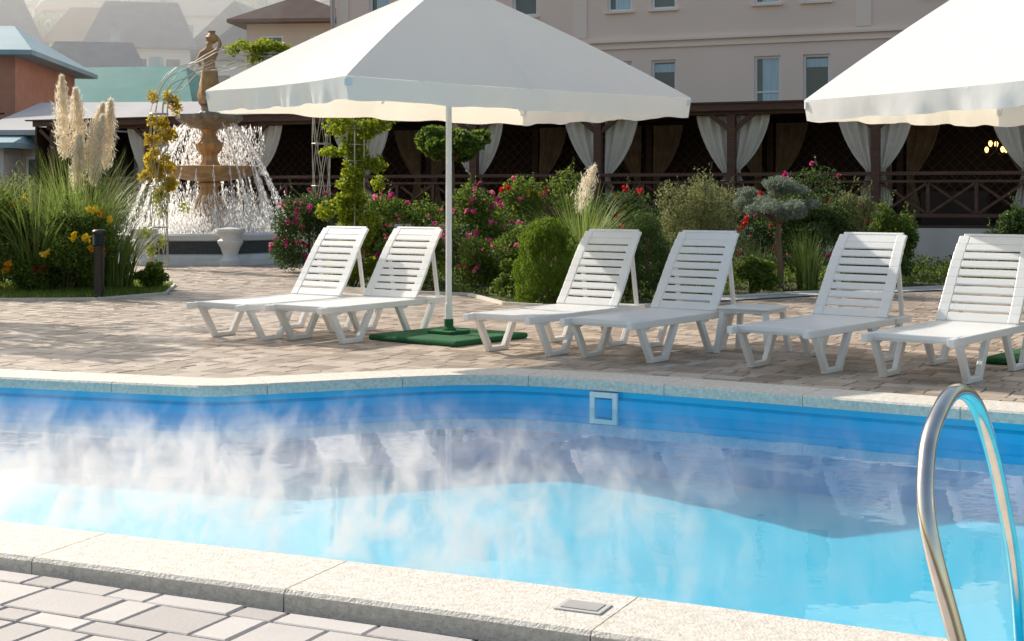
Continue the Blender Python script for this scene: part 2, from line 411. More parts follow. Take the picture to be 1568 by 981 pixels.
for sx in(-1,1):
    for sy in(-1,1):
        b.beam((sx*.2,sy*.2,.38),(sx*.245,sy*.245,0),.055,.05)
        b.beam((sx*.2,sy*.2,.36),(sx*.09,sy*.2,.37),.03,.03)
b.obj('table_body',M_plastic,e,bevel=.008)

# ------------------------------------------------------------------ parasols
def parasol(cx,cy,ze,apex,corners,val=.19):
    e=empty('parasol',(cx,cy,0)); C=[Vector(c) for c in corners]; nU=16;nV=14
    def P(i,u,v):
        a,b2=C[i],C[(i+1)%4]; p=a.lerp(b2,u); s=4*u*(1-u)
        q=p*(v*(1-.045*s*v))
        z=apex+(ze-apex)*(.86*v+.14*v*v) - .07*s*v*(1-.5*v) + .025*s*v**3
        return Vector((q.x,q.y,z))
    b=MB()
    for i in range(4):
        vs=[P(i,u/nU,v/nV) for v in range(nV+1) for u in range(nU+1)]
        fs=[(v*(nU+1)+u,v*(nU+1)+u+1,(v+1)*(nU+1)+u+1,(v+1)*(nU+1)+u) for v in range(nV) for u in range(nU)]
        b.add(vs,fs)
        nn=60; vs=[]
        for u in range(nn+1):
            p=P(i,u/nn,1); edge=(C[(i+1)%4]-C[i]).normalized(); nr=Vector((edge.y,-edge.x,0)); fade=math.sin(math.pi*u/nn); w=(.030*math.sin(u*.42+i)+.011*math.sin(u*1.3+i*2))*fade
            for k in range(5):
                t=k/4; vs.append(Vector((p.x,p.y,p.z-.002-val*t*(1+.05*math.sin(u*.42+i)+.02*math.sin(u*.9)) ))+nr*(w*t)-Vector((p.x,p.y,0)).normalized()*.03*t)
        fs=[(u*5+k,u*5+k+1,(u+1)*5+k+1,(u+1)*5+k) for u in range(nn) for k in range(4)]
        b.add(vs,fs)
    o=b.obj('canopy',M_fabric,e,smooth=True)
    b=MB(); k=.14
    cc=[Vector((c.x*k,c.y*k,ze*k+apex*(1-k)+.04)) for c in C]
    b.add([Vector((0,0,apex+.07))]+cc+[c-Vector((0,0,.05)) for c in cc],[(0,1,2),(0,2,3),(0,3,4),(0,4,1),(1,5,6,2),(2,6,7,3),(3,7,8,4),(4,8,5,1)])
    b.obj('vent_cap',M_fabric,e)
    b=MB(); b.tube([(0,0,.04),(0,0,apex-.02)],.03,14); b.tube([(0,0,.04),(0,0,.35)],.038,14); b.lathe([(.0,apex+.05),(.03,apex+.07),(.02,apex+.15),(0,apex+.17)],n=12)
    hub=apex-1.1
    b.lathe([(.05,hub-.04),(.055,hub),(.05,hub+.04)],n=12)
    b.tube([(-.13,0,ze-.02),(.13,0,ze-.02)],.012,8)
    for i in range(4):
        for w in (C[i],(C[i]+C[(i+1)%4])/2):
            rim=Vector((w.x*.95,w.y*.95,ze-.035)); b.tube([(0,0,apex-.06),Vector((w.x*.5,w.y*.5,(apex+ze)/2-.09)),rim],.013,6)
            b.tube([(0,0,hub),Vector((w.x*.5,w.y*.5,(apex+ze)/2-.10))],.010,6)
        b.box(Vector((C[i].x*.985,C[i].y*.985,ze-.05)),(.05,.05,.06))
    b.obj('pole_and_ribs',M_polew,e,smooth=True)
    b=MB(); b.box((0,0,.03),(1.12,1.12,.055),Matrix.Rotation(R(-38),3,'Z')); b.obj('base_turf',M_turf,e,bevel=.025,seg=3)
    b=MB(); b.box((0,0,.075),(.3,.3,.03),Matrix.Rotation(R(-38),3,'Z')); b.lathe([(.075,.06),(.07,.1),(.045,.13),(.045,.2)],n=16); b.obj('base_socket',M_turf,e,bevel=.006)
    return e
V3=lambda x,y:(x,y,0)
parasol(-.62,13.95,2.40,3.52,[V3(-2.28,-.5),V3(-.75,-2.2),V3(2.44,.5),V3(.75,2.2)])
parasol(4.72,12.0,2.30,3.68,[V3(-1.98,1.35),V3(-.2,-2.4),V3(2.0,-1.35),V3(.2,2.4)])

# ------------------------------------------------------------------ pool ladder
def spl(p,n=8):
    p=[Vector(q) for q in p];o=[]
    for i in range(len(p)-1):
        a=p[max(i-1,0)];b2=p[i];c=p[i+1];d=p[min(i+2,len(p)-1)]
        for k in range(n):
            t=k/n; o.append(.5*((2*b2)+(c-a)*t+(2*a-5*b2+4*c-d)*t*t+(3*b2-a-3*c+d)*t**3))
    o.append(p[-1]); return o
e=empty('pool_ladder'); b=MB()
rail=[(1.13,3.33,-.03),(1.115,3.345,.12),(1.06,3.38,.34),(1.005,3.43,.60),(1.03,3.53,.76),(1.10,3.66,.845),(1.19,3.82,.875),(1.29,3.98,.83),(1.385,4.14,.70),(1.48,4.30,.50),(1.58,4.47,.22),(1.64,4.58,-.1),(1.66,4.64,-.4),(1.66,4.64,-.66)]
for dx in (0,1):
    off=Vector((.50,-.24,0))*dx; b.tube([p+off for p in spl(rail)],.0215,16)
b.obj('rails',M_steel,e,smooth=True)
b=MB()
for z in (-.35,-.58): b.beam((1.66,4.62,z),(2.16,4.38,z),.07,.025)
b.obj('steps',M_steel,e,bevel=.004)
b=MB()
for dx in (0,1):
    b.lathe([(.05,-.03),(.05,-.02),(.03,-.005),(.023,-.003)],(1.13+.5*dx,3.33-.24*dx,0),20)
b.obj('flanges',M_steel,e,smooth=True)

# ------------------------------------------------------------------ pergola and hotel (shared local frame)
RZ=R(-22.5); ORG=(0,33.3,0)
pg=empty('restaurant_pergola',ORG,RZ)
xs=[-12.1,-9.15,-6.2,-3.25,-.3,2.65,5.6,8.55,11.5,14.45]
fy=-1.5; by=2.6
b=MB()
for x in xs:
    b.box((x,fy,1.97),(.17,.17,2.3))
    b.beam((x,fy,2.75),(x-.45,fy,3.12),.09,.09,up=(0,1,0)); b.beam((x,fy,2.75),(x+.45,fy,3.12),.09,.09,up=(0,1,0))
    b.box((x,by-.3,1.97),(.15,.15,2.3))
b.box((1.2,fy,3.17),(27,.14,.12)); b.box((1.2,fy-.22,3.27),(27.6,.05,.17))
b.box((1.2,fy-.02,1.86),(26.6,.09,.07)); b.box((1.2,fy-.02,1.02),(26.6,.07,.07)); b.box((1.2,fy-.02,1.70),(26.6,.05,.05))
for i in range(len(xs)-1):
    a,c=xs[i]+.1,xs[i+1]-.1; nb=3
    for k in range(nb):
        u0=a+(c-a)*k/nb;u1=a+(c-a)*(k+1)/nb
        b.beam((u0,fy-.02,1.04),(u1,fy-.02,1.68),.05,.05,up=(0,1,0)); b.beam((u0,fy+.04,1.68),(u1,fy+.04,1.04),.05,.05,up=(0,1,0))
        if k: b.box((u0,fy-.01,1.36),(.07,.07,.66))
b.obj('timber_frame',M_wood,pg)
b=MB(); b.box((1.2,by,2.1),(27,.06,2.6)); b.box((1.2,.5,3.235),(27,3.8,.03)); b.box((1.2,.55,.80),(27,4.1,.06)); b.box((-12.7,.5,2.0),(.06,4,2.4))
for x in xs[5:]: b.box((x+1.4,fy+1.5,1.15),(1.3,.7,.7))
b.obj('interior',M_woodin,pg)
b=MB()
u=-12.
while u<14.5:
    b.beam((u,by-.08,1.2),(u+1.9,by-.08,3.1),.02,.03,up=(0,1,0)); b.beam((u+1.9,by-.10,1.2),(u,by-.10,3.1),.02,.03,up=(0,1,0)); u+=.24
b.obj('lattice',mat('lattice_wood',(.20,.09,.055),(.13,.06,.04),4,.6),pg)
b=MB(); b.add([(-12.8,fy-.3,3.365),(15,fy-.3,3.365),(15,3.15,3.50),(-12.8,3.15,3.50),(-12.8,fy-.3,3.33),(15,fy-.3,3.33),(15,3.15,3.46),(-12.8,3.15,3.46)],[(0,1,2,3),(7,6,5,4),(0,4,5,1),(3,2,6,7),(0,3,7,4),(1,5,6,2)])
b.obj('roof_sheet',M_wood,pg)
b=MB(); b.box((1.2,fy+.02,.38),(26.8,.12,.78)); b.obj('plinth_wall',M_lowwall,pg)
def curtain(b,x0,side,y,zt,zb,tie,wt,wk):
    nu=26;levels=18;vs=[]
    for j in range(levels+1):
        t=j/levels; z=zt+(zb-zt)*t
        if t<tie: s=t/tie; w=wt+(wk-wt)*(s**1.35)
        else: w=wk+(wt*.38-wk)*min(1,((t-tie)/(1-tie))*1.4)
        for i in range(nu+1):
            u=i/nu
            vs.append((x0+side*(.06+w*u),y+.035*math.sin(u*21+side+x0)*min(1,w/wt+.3)+.02*math.sin(t*9+u*5),z-(.10*u*math.sin(math.pi*min(t/tie,1)) if t<tie else 0)))
    b.add(vs,[(j*(nu+1)+i,j*(nu+1)+i+1,(j+1)*(nu+1)+i+1,(j+1)*(nu+1)+i) for j in range(levels) for i in range(nu)])
b=MB();b2=MB()
for x in xs[1:]:
    for sd in (-1,1):
        curtain(b,x+random.uniform(-.05,.05),sd,fy+.14,3.10,1.05,random.uniform(.56,.63),random.uniform(.62,.8),.11)
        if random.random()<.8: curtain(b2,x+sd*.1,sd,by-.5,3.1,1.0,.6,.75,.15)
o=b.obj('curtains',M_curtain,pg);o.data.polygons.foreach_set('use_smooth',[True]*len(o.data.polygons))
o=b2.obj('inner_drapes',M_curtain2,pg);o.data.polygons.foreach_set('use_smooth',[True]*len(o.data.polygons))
m,nt,out=newmat('lamp_glow'); em=nt.nodes.new('ShaderNodeEmission'); em.inputs[0].default_value=(1,.62,.2,1); em.inputs[1].default_value=3; nt.links.new(em.outputs[0],out.inputs[0]); M_glow=m
for x in (10.75,):
    ch=empty('chandelier',(x*math.cos(RZ)-.2*math.sin(RZ)*1,33.3+x*math.sin(RZ)+.2,0)); b=MB();g=MB()
    b.tube([(0,0,3.2),(0,0,2.35)],.012,6)
    for k in range(5):
        q=k*2*math.pi/5; p=(math.cos(q)*.2,math.sin(q)*.2); zz=2.28+.12*(k%2); b.tube([(0,0,zz+.05),(p[0]*.6,p[1]*.6,zz-.04),(p[0],p[1],zz+.02)],.01,6)
        g.lathe([(0,zz+.02),(.03,zz+.04),(.045,zz+.10),(.025,zz+.14),(0,zz+.15)],(p[0],p[1],0),10)
    b.obj('arms',M_black,ch); g.obj('glass_bulbs',M_glow,ch,smooth=True)

hb=empty('hotel_building',ORG,RZ); wy=3.2
wins=[(-5.5,-4.86),(-4.42,-3.68),(-1.31,-.62),(1.27,1.92),(2.42,3.06),(5.0,5.64),(6.18,6.82),(8.9,9.54),(10.05,10.7),(12.6,13.25),(13.8,14.45),(16.2,16.85)]
rows=[(3.55,4.78),(6.04,7.42),(8.8,10.1)]
x0,x1=-6.5,19; b=MB()
def strip(xa,xb,za,zb): 
    if xb-xa>.001 and zb-za>.001: b.box(((xa+xb)/2,wy+.15,(za+zb)/2),(xb-xa,.3,zb-za))
zc=[0]+[z for r in rows for z in r]+[12.5]
for k in range(0,len(zc)-1):
    za,zb=zc[k],zc[k+1]
    if k%2==0: strip(x0,x1,za,zb)
    else:
        c=x0
        for (a,d) in wins: strip(c,a,za,zb); c=d
        strip(c,x1,za,zb)
b.box((x0+.15,wy+5.3,6.25),(.3,10,12.5)); b.box((x1-.15,wy+5.3,6.25),(.3,10,12.5)); b.box(((x0+x1)/2,wy+10.2,6.25),(x1-x0-.6,.3,12.5))
b.obj('walls',M_wall,hb)
b=MB()
for (za,t,h) in ((5.12,.05,.07),(5.28,.09,.06),(8.1,.05,.07),(12.4,.3,.3)): b.box(((x0+x1)/2,wy-t/2+.002,za),(x1-x0,t,h))
for x in (x0+.2,0.55,7.6,15): b.box((x,wy-.012,8.8),(.35,.03,6.8))
for (a,d) in wins:
    for (za,zb) in rows: b.box(((a+d)/2,wy-.03,za-.03),(d-a+.12,.1,.05))
b.obj('cornices',M_wall2,hb)
f_=MB();g=MB();cu=MB()
for i,(a,d) in enumerate(wins):
    for (za,zb) in rows:
        yw=wy+.1
        f_.box((a+.03,yw,(za+zb)/2),(.06,.06,zb-za));f_.box((d-.03,yw,(za+zb)/2),(.06,.06,zb-za))
        f_.box(((a+d)/2,yw,za+.03),(d-a-.12,.06,.06));f_.box(((a+d)/2,yw,zb-.03),(d-a-.12,.06,.06))
        if i%2: f_.box(((a+d)/2,yw,za+(zb-za)*.3),(d-a-.12,.05,.04))
        g.box(((a+d)/2,yw+.02,(za+zb)/2),(d-a-.12,.01,zb-za-.12))
        if i in (0,3,5,8): cu.box(((a+d)/2+.06,yw-.0,(za+zb)/2),(d-a-.26,.008,zb-za-.14))
        else: cu.box(((a+d)/2,yw+.0,zb-.2),(d-a-.14,.008,.2))
f_.obj('window_frames',M_wframe,hb);g.obj('window_glass',M_glass,hb);cu.obj('window_curtains',M_wcurt,hb)
b=MB();b.tube([(x0-.08,wy-.06,0),(x0-.08,wy-.06,12.3)],.06,8);b.obj('downpipe',M_roofgrey,hb,smooth=True)
b=MB();b.box(((x0+x1)/2,wy+5,12.6),(x1-x0+.6,11,.2));b.obj('roof',M_roofgrey,hb)

# ------------------------------------------------------------------ fountain
FX,FY=-6.6,31
fn=empty('stone_fountain',(FX,FY,0))
b=MB(); b.lathe([(2.45,0),(2.45,.1),(2.2,.1),(2.2,.2),(2.12,.22)],n=8,rot=R(22.5)); b.lathe([(2.12,.48),(2.22,.50),(2.26,.6),(2.22,.64),(1.9,.64),(1.88,.4),(1.88,.38)],n=8,rot=R(22.5))
for k in range(8):
    q=R(22.5+45*k); c=(math.cos(q)*2.3,math.sin(q)*2.3,0)
    b.lathe([(.24,0),(.24,.1),(.18,.14),(.15,.22),(.2,.36),(.26,.46),(.26,.5),(.2,.54),(.24,.62),(.3,.68),(.3,.74),(.0,.78)],c,16,wob=lambda a,z:1+.05*math.sin(a*8))
b.obj('basin_stone',M_stoneW,fn,smooth=True)
b=MB(); b.lathe([(2.12,.22),(2.12,.48)],n=8,rot=R(22.5)); b.obj('basin_tiles',M_tiledk,fn)
b=MB(); b.lathe([(0,.5),(1.88,.501)],n=8,rot=R(22.5)); b.obj('basin_water',M_water,fn)
fl=lambda a,z:1+.07*math.sin(a*10)
b=MB(); b.lathe([(.42,.4),(.42,.72),(.3,.78),(.27,.9),(.38,1.05),(.32,1.25),(.2,1.45),(.18,1.6),(.26,1.68),(.2,1.72),(.5,1.76),(.85,1.84),(.98,1.95),(1.0,2.05),(.93,2.06),(.5,1.97),(.2,1.95)],n=40,wob=fl)
b.lathe([(.2,1.95),(.26,2.05),(.18,2.15),(.16,2.3),(.26,2.42),(.28,2.55),(.18,2.65),(.14,2.75),(.18,2.84),(.2,2.88)],n=30,wob=fl)
b.obj('column_and_lower_bowl',M_stoneT,fn,smooth=True)
b=MB(); b.lathe([(.2,2.86),(.35,2.90),(.55,2.97),(.68,3.08),(.68,3.17),(.58,3.16),(.3,3.06),(.15,3.06),(.22,3.1),(.22,3.22),(.16,3.27),(.16,3.36),(.2,3.4),(0,3.41)],n=32,wob=fl); b.obj('upper_bowl',M_stoneG,fn,smooth=True)
SV=[(0,0,.62),(.0,0,.80),(0,-.01,.98),(0,0,1.08),(0,0,1.20),
    (.14,0,1.0),(.22,.0,1.16),(.12,-.02,1.32),
    (-.14,0,.99),(-.22,-.02,.82),(-.13,-.10,.72),
    (.07,0,.55),(.08,-.05,.30),(.07,.0,.04),
    (-.07,0,.55),(-.09,.0,.30),(-.08,.03,.04),(.07,-.07,.02),(-.08,-.05,.02)]
SE=[(0,1),(1,2),(2,3),(3,4),(2,5),(5,6),(6,7),(2,8),(8,9),(9,10),(0,11),(11,12),(12,13),(0,14),(14,15),(15,16),(13,17),(16,18)]
SR=[.14,.10,.13,.05,.085,.055,.042,.035,.055,.042,.035,.10,.085,.05,.10,.085,.05,.035,.035]
me=bpy.data.meshes.new('statue_figure'); me.from_pydata(SV,SE,[]); so=bpy.data.objects.new('statue_figure',me); link(so); so.parent=fn; so.location=(0,0,3.40); so.scale=(1.15,1.15,1.15)
so.modifiers.new('s','SKIN')
for i,r in enumerate(SR): me.skin_vertices[0].data[i].radius=(r,r*.85)
me.skin_vertices[0].data[0].use_root=True
ss=so.modifiers.new('u','SUBSURF'); ss.levels=2; ss.render_levels=2; me.materials.append(M_stoneT)
b=MB(); b.lathe([(.05,4.78),(.12,4.84),(.14,4.92),(.08,4.98),(.06,5.02),(.09,5.05),(0,5.05)],(.06,0,-.05),16)
b.lathe([(.22,3.41),(.24,3.6),(.20,3.85),(.16,4.1),(.15,4.2)],(0,.03,0),24,wob=lambda a,z:1+.12*math.sin(a*7+z*6))
b.obj('statue_drapery_and_jar',M_stoneT,fn,smooth=True)
m,nt,out=newmat('water_spray'); t1=nt.nodes.new('ShaderNodeBsdfTranslucent'); d1=nt.nodes.new('ShaderNodeBsdfPrincipled'); d1.inputs['Base Color'].default_value=(.95,.97,.98,1); d1.inputs['Roughness'].default_value=.1; t1.inputs[0].default_value=(1,1,1,1)
mx=nt.nodes.new('ShaderNodeMixShader'); mx.inputs[0].default_value=.75; nt.links.new(d1.outputs[0],mx.inputs[1]);nt.links.new(t1.outputs[0],mx.inputs[2]);nt.links.new(mx.outputs[0],out.inputs[0]); M_spray=m
Pp=[];T=[]
def jet(r0,z0,r1,z1,peak,q,n,jit,tp=1.0):
    for k in range(n):
        t=random.random()**tp; r=r0+(r1-r0)*t; z=z0+(z1-z0)*t+4*peak*t*(1-t)
        tz=(z1-z0)+4*peak*(1-2*t); tr_=(r1-r0); v=Vector((math.cos(q)*tr_,math.sin(q)*tr_,tz)).normalized()
        j=jit*(.3+t); Pp.append((math.cos(q)*r+random.gauss(0,j),math.sin(q)*r+random.gauss(0,j),z+random.gauss(0,j))); T.append(tuple(v))
for deg in (-28,-14,0,14,28,48,68,90,112,132,152,166,180,194,208,-48,228):
    jet(.4,3.15,random.uniform(1.75,1.9),.6,.32,R(deg),420,.014)
for deg in range(0,360,20):
    jet(1.0,2.02,1.34,.6,.10,R(deg+7),150,.022)
for k in range(13000):
    q=random.random()*6.283; r=random.uniform(.4,1.75); z=.6+abs(random.gauss(0,.5))*(1.2-r*.35)
    if math.sin(q)<-.2 and z>1.5: continue
    Pp.append((math.cos(q)*r,math.sin(q)*r,z)); T.append((0,0,1))
for k in range(4500):
    q=random.uniform(.2,2.94); r=random.uniform(.4,1.2); Pp.append((math.cos(q)*r,math.sin(q)*r,random.uniform(1.9,2.95))); T.append((0,0,1))
Pp=np.array(Pp);T=np.array(T);n=len(Pp)
a=rng.normal(size=(n,3));a-=(a*T).sum(1)[:,None]*T;a/=np.linalg.norm(a,axis=1)[:,None]
s=(.015+.045*rng.random(n))[:,None];w=(.005+.006*rng.random(n))[:,None]
V=np.stack([Pp-T*s,Pp+a*w,Pp+T*s,Pp-a*w],1).reshape(-1,3)
nmesh('water_jets',V,np.arange(4*n).reshape(n,4),M_spray,fn)

# ------------------------------------------------------------------ beds and plants
sheet('lawn',bed_left,.012,M_grassg); sheet('flower_bed',bed_right,.012,M_soil)
sheet('gravel_path',[(1.9,17.75),(2.8,18.9),(4.4,20.0),(7.4,21.6),(7.2,22.0),(4.2,20.45),(2.5,19.3),(1.8,18.1)],.018,M_gravel)
b=MB()
for poly in (bed_left[1:7],bed_right[:10]):
    for i in range(len(poly)-1):
        p,q=Vector(poly[i]),Vector(poly[i+1]); b.beam((p.x,p.y,.0),(q.x,q.y,.0),.06,.07)
b.obj('bed_kerb',M_coping)
Pl=[]
while len(Pl)<16000:
    x=random.uniform(-9.5,-4.9);y=19.1+abs(random.gauss(0,2.2))
    if inpoly(x,y,bed_left): Pl.append((x,y,.03+random.random()*.03))
leaves('lawn_grass',Pl,.08,L_lawn,None,.16,updir=(0,0,1.6))
Pl=[]
while len(Pl)<24000:
    x=random.uniform(-3.3,9);y=random.uniform(17.8,28)
    if inpoly(x,y,bed_right):
        h=.5+.5*math.sin(x*3.1+y*1.7)*math.cos(y*2.3-x)
        Pl.append((x,y,.02+random.random()**1.5*(.12+.25*h)))
leaves('ground_cover',Pl,.055,L_rose,None)
RF=[F_pink,F_pink,F_mag]
shrub('rose_bush',-1.95,23.2,1.7,1.3,1.45,9000,.06,L_rose,RF,60,.055,spiky=14)
shrub('rose_bush',-.55,22.6,1.6,1.2,1.62,9000,.06,L_rose,RF,60,.055,spiky=16)
shrub('rose_bush',.45,23.4,1.7,1.2,1.75,8000,.06,L_rose,[F_pink,F_yel,F_red],34,.06,spiky=16)
shrub('rose_bush',-1.5,21.7,1.2,.9,.95,6000,.055,L_rose,RF,24,.05,spiky=8)
shrub('rose_bush',-.2,20.8,1.2,.9,1.1,6500,.055,L_rose,RF,22,.05,spiky=8)
shrub('rose_bush',-2.45,21.9,.8,.7,.8,4000,.05,L_vine,[F_pink],5,.045,spiky=5)
shrub('rose_bush',-3.7,26.2,1.6,1.2,1.65,6500,.06,L_dark,[F_mag,F_pink],36,.065,spiky=8)
shrub('rose_bush',-4.8,34.6,3.2,1.2,1.7,5000,.09,L_dark,[F_mag],26,.09,spiky=8)
def thuja(x,y,w,h,n,m):
    e=empty('thuja_shrub',(x,y,0)); bl=[]
    for i in range(60):
        z=random.uniform(.08,.9); q=random.random()*6.283; pr=math.sin(math.pi*min(1,(z*.75+.27)))**.6
        r=w/2*pr*random.uniform(.6,.88); bl.append((math.cos(q)*r,math.sin(q)*r,z*h,w*.13,w*.13,h*.13))
    bl.append((0,0,h*.45,w*.36,w*.36,h*.42)); bl.append((0,0,h*.84,w*.26,w*.26,h*.15))
    P,d,_=blobpts(bl,n,.6); P[:,2]=np.clip(P[:,2],.02,None)
    leaves('foliage',P,.045,m,e,.3,updir=(0,0,.7)); b=MB(); b.tube([(0,0,0),(0,0,h*.7)],[.04,.02],6); b.obj('trunk',M_trunk,e)
thuja(.46,18.55,.86,1.15,17000,L_thuja); thuja(1.85,19.5,.75,1.2,9000,L_dark); thuja(1.35,19.7,.6,1.0,6000,L_thuja)
shrub('olive_shrub',2.65,20.3,1.4,1.1,1.7,13000,.05,L_olive,lump=24,lumpr=.28,aspect=.3,spiky=40)
shrub('olive_shrub',3.2,21.9,1.3,1.1,1.65,8000,.05,L_olive,lump=20,lumpr=.24,aspect=.3,spiky=20)
shrub('garden_shrub',4.75,22.6,1.5,1.1,1.55,9000,.055,L_dark,lump=18,lumpr=.25,spiky=16)
shrub('garden_shrub',5.55,22.9,1.3,1.0,1.5,8000,.055,L_olive,lump=18,lumpr=.22,aspect=.35,spiky=20)
shrub('garden_shrub',6.3,23.8,1.1,.9,1.3,7500,.055,L_rose,lump=16,lumpr=.25,spiky=16)
shrub('red_rose_bush',5.2,25.2,2.6,1.0,1.95,8000,.06,L_dark,[F_red,F_mag],44,.07,spiky=12)
shrub('red_rose_bush',2.1,24.6,2.2,1.0,1.5,7000,.06,L_dark,[F_red],20,.06,spiky=12)
shrub('garden_shrub',9.1,25.4,1.4,1.1,1.25,7000,.06,L_dark,spiky=10)
shrub('garden_shrub',3.4,20.3,.8,.5,.55,3500,.05,L_rose)
shrub('garden_shrub',5.6,21.8,1.6,.5,.5,4000,.05,L_dark)
shrub('garden_shrub',.1,19.3,.7,.6,.6,3500,.05,L_rose)
e=empty('spruce_topiary_tree',(3.95,21.0,0)); b=MB(); b.tube([(0,0,0),(.02,0,.4),(-.02,0,.8),(0,0,1.15)],[.055,.045,.045,.04],8)
bl=[]
for k in range(34):
    q=random.random()*6.283; r=.62*math.sqrt(random.random()); z=1.20+.42*random.random()*(1-r)+(.0 if r<.3 else random.uniform(-.12,.05))
    bl.append((math.cos(q)*r,math.sin(q)*r,z,.15,.15,.08)); b.tube([(0,0,1.0),(math.cos(q)*r,math.sin(q)*r,z-.04)],[.02,.008],5)
bl.append((0,0,1.6,.25,.25,.1))
b.obj('trunk_and_limbs',M_trunk,e); P,d,_=blobpts(bl,16000,.3); leaves('needles',P,.05,L_blue,e,.25)
e=empty('round_crown_tree',(-1.15,27,0)); b=MB(); b.tube([(0,0,0),(.02,0,1.2),(0,0,2.3)],[.06,.05,.05],8)
bl=[]
for k in range(30):
    q=random.random()*6.283;r=.6*math.sqrt(random.random());z=2.35+random.uniform(-.25,.38)*(1.1-r)
    bl.append((math.cos(q)*r,math.sin(q)*r,z,.2,.2,.13)); b.tube([(0,0,2.05),(math.cos(q)*r,math.sin(q)*r,z)],[.025,.01],5)
b.obj('trunk_and_limbs',M_trunk,e); P,d,_=blobpts(bl,6000,.4); leaves('leaves',P,.12,L_rose,e,.8)
e=empty('climbing_vine',(-2.42,22.0,0)); b=MB()
for k in range(4):
    q=k*math.pi/2; b.tube([(math.cos(q)*.13,math.sin(q)*.13,0),(math.cos(q)*.13,math.sin(q)*.13,2.5)],.012,5)
for z in np.arange(.2,2.5,.25): b.tube([(math.cos(q)*.13,math.sin(q)*.13,z) for q in np.linspace(0,6.283,9)],.006,4)
b.obj('trellis',M_iron,e); bl=[]
for k in range(44):
    z=random.uniform(.2,2.6); bl.append((random.gauss(0,.20),random.gauss(0,.14),z,random.uniform(.08,.2),.14,random.uniform(.08,.16)))
bl+=[(.35,.1,2.5,.2,.15,.12),(-.25,0,2.6,.2,.15,.12),(.3,0,1.9,.18,.12,.15),(.5,.1,2.6,.15,.1,.1)]
P,d,_=blobpts(bl,7500,.3); leaves('leaves',P,.075,L_vine,e)
def og(x,y,h,n,sp,plumes=(),base=.15):
    e=empty('ornamental_grass',(x,y,0)); grass('blades',0,0,n,h,sp,L_blade,parent=e,base=base)
    for (p,q,r) in plumes:
        b=MB(); b.tube([(0,0,0),p],[.008,.004],5); b.obj('stalk',M_stem,e); plume(e,p,q,r,L_plume)
og(.95,19.5,1.75,620,.85,[((.0,0,1.2),(.08,0,1.82),.15)])
og(4.35,20.95,1.0,200,.35); og(3.75,21.2,.8,120,.4); og(1.0,20.6,1.7,120,.7)
e=empty('pampas_grass',(-6.45,21.3,0)); grass('blades',0,0,1300,2.3,.62,L_blade,w=.011,parent=e,base=.4,droop=1.1)
for (p,q,r) in [((-.25,0,2.0),(-.32,0,3.2),.15),((-.05,.1,1.95),(-.09,.1,3.02),.15),((.14,0,1.8),(.22,0,2.78),.14),((.34,.1,1.85),(.42,.1,2.85),.13),((.0,-.2,1.5),(.05,-.25,2.3),.12),((.25,-.2,1.6),(.34,-.2,2.6),.13)]:
    b=MB(); b.tube([(p[0]*.2,p[1]*.2,0),p],[.012,.006],5); b.obj('stalk',M_stem,e); plume(e,p,q,r,L_plume,n=2200)
shrub('marigold_bush',-6.45,20.5,1.5,1.2,1.25,12000,.055,L_rose,[F_or,F_yel,F_red],18,.085,spiky=16,lump=18)
shrub('marigold_bush',-7.6,20.6,1.5,1.2,1.6,10000,.055,L_rose,[F_or,F_yel],16,.085,spiky=16,lump=18)
shrub('garden_shrub',-8.0,22.3,1.8,1.2,2.0,8000,.06,L_olive,spiky=30,aspect=.3)
og(-6.9,20.6,1.9,260,.6,base=.3); og(-5.9,21.2,1.5,260,.7,base=.25); og(-7.9,20.9,2.0,220,.6,base=.3)
shrub('garden_shrub',-5.45,21.3,.6,.6,.45,3500,.05,L_rose,[F_red],2,.06)
e=empty('bollard_light',(-5.62,19.35,0)); b=MB(); b.lathe([(.09,0),(.09,.02),(.07,.03),(.07,.72),(.075,.73)],n=20)
for k in range(5): b.lathe([(.04,.745+k*.028),(.088,.745+k*.028),(.08,.765+k*.028),(.04,.765+k*.028)],n=20)
b.lathe([(.09,.89),(.09,.93),(.065,.95),(0,.955)],n=20); b.obj('post',M_black,e,smooth=True)
# rose arch trellis in front of the fountain
e=empty('rose_arch_trellis',(0,0,0)); b=MB()
cA=(-6.85,27.6);cB=(-3.62,27.0)
for (cx,cy) in (cA,cB):
    for k in range(6):
        q=k*math.pi/3; pts=[(cx+math.cos(q+z*.9)*.17,cy+math.sin(q+z*.9)*.17,z) for z in np.arange(0,3.2,.2)]; b.tube(pts,.009,4)
        pts=[(cx+math.cos(q-z*.9)*.17,cy+math.sin(q-z*.9)*.17,z) for z in np.arange(0,3.2,.2)]; b.tube(pts,.006,4)
    for z in (0.05,.8,1.6,2.4,3.0): b.tube([(cx+math.cos(q)*.18,cy+math.sin(q)*.18,z) for q in np.linspace(0,6.283,13)],.012,4)
def arc(off,dy,r=.01,ph=0):
    pts=[]
    for t in np.linspace(0,math.pi,25):
        mx_=(cA[0]+cB[0])/2; hw=(cB[0]-cA[0])/2+off; u=(1-math.cos(t))/2
        pts.append((mx_-math.cos(t)*hw,cA[1]+(cB[1]-cA[1])*u+dy+.08*math.sin(t*9+ph),3.0+math.sin(t)*(1.05+off)+.06*math.cos(t*9+ph)))
    b.tube(pts,r,4)
for k in range(8): arc(.17*math.cos(k*math.pi/4),.17*math.sin(k*math.pi/4),.008,k*.8)
b.obj('ironwork',M_iron,e)
bl=[]
for k in range(26): bl.append((cA[0]+random.gauss(0.05,.18),cA[1]+random.gauss(0,.14),random.uniform(1.4,3.4),.13,.12,.13))
P,d,_=blobpts(bl,2600,.2); leaves('yellow_leaves',P,.075,L_yel,e)
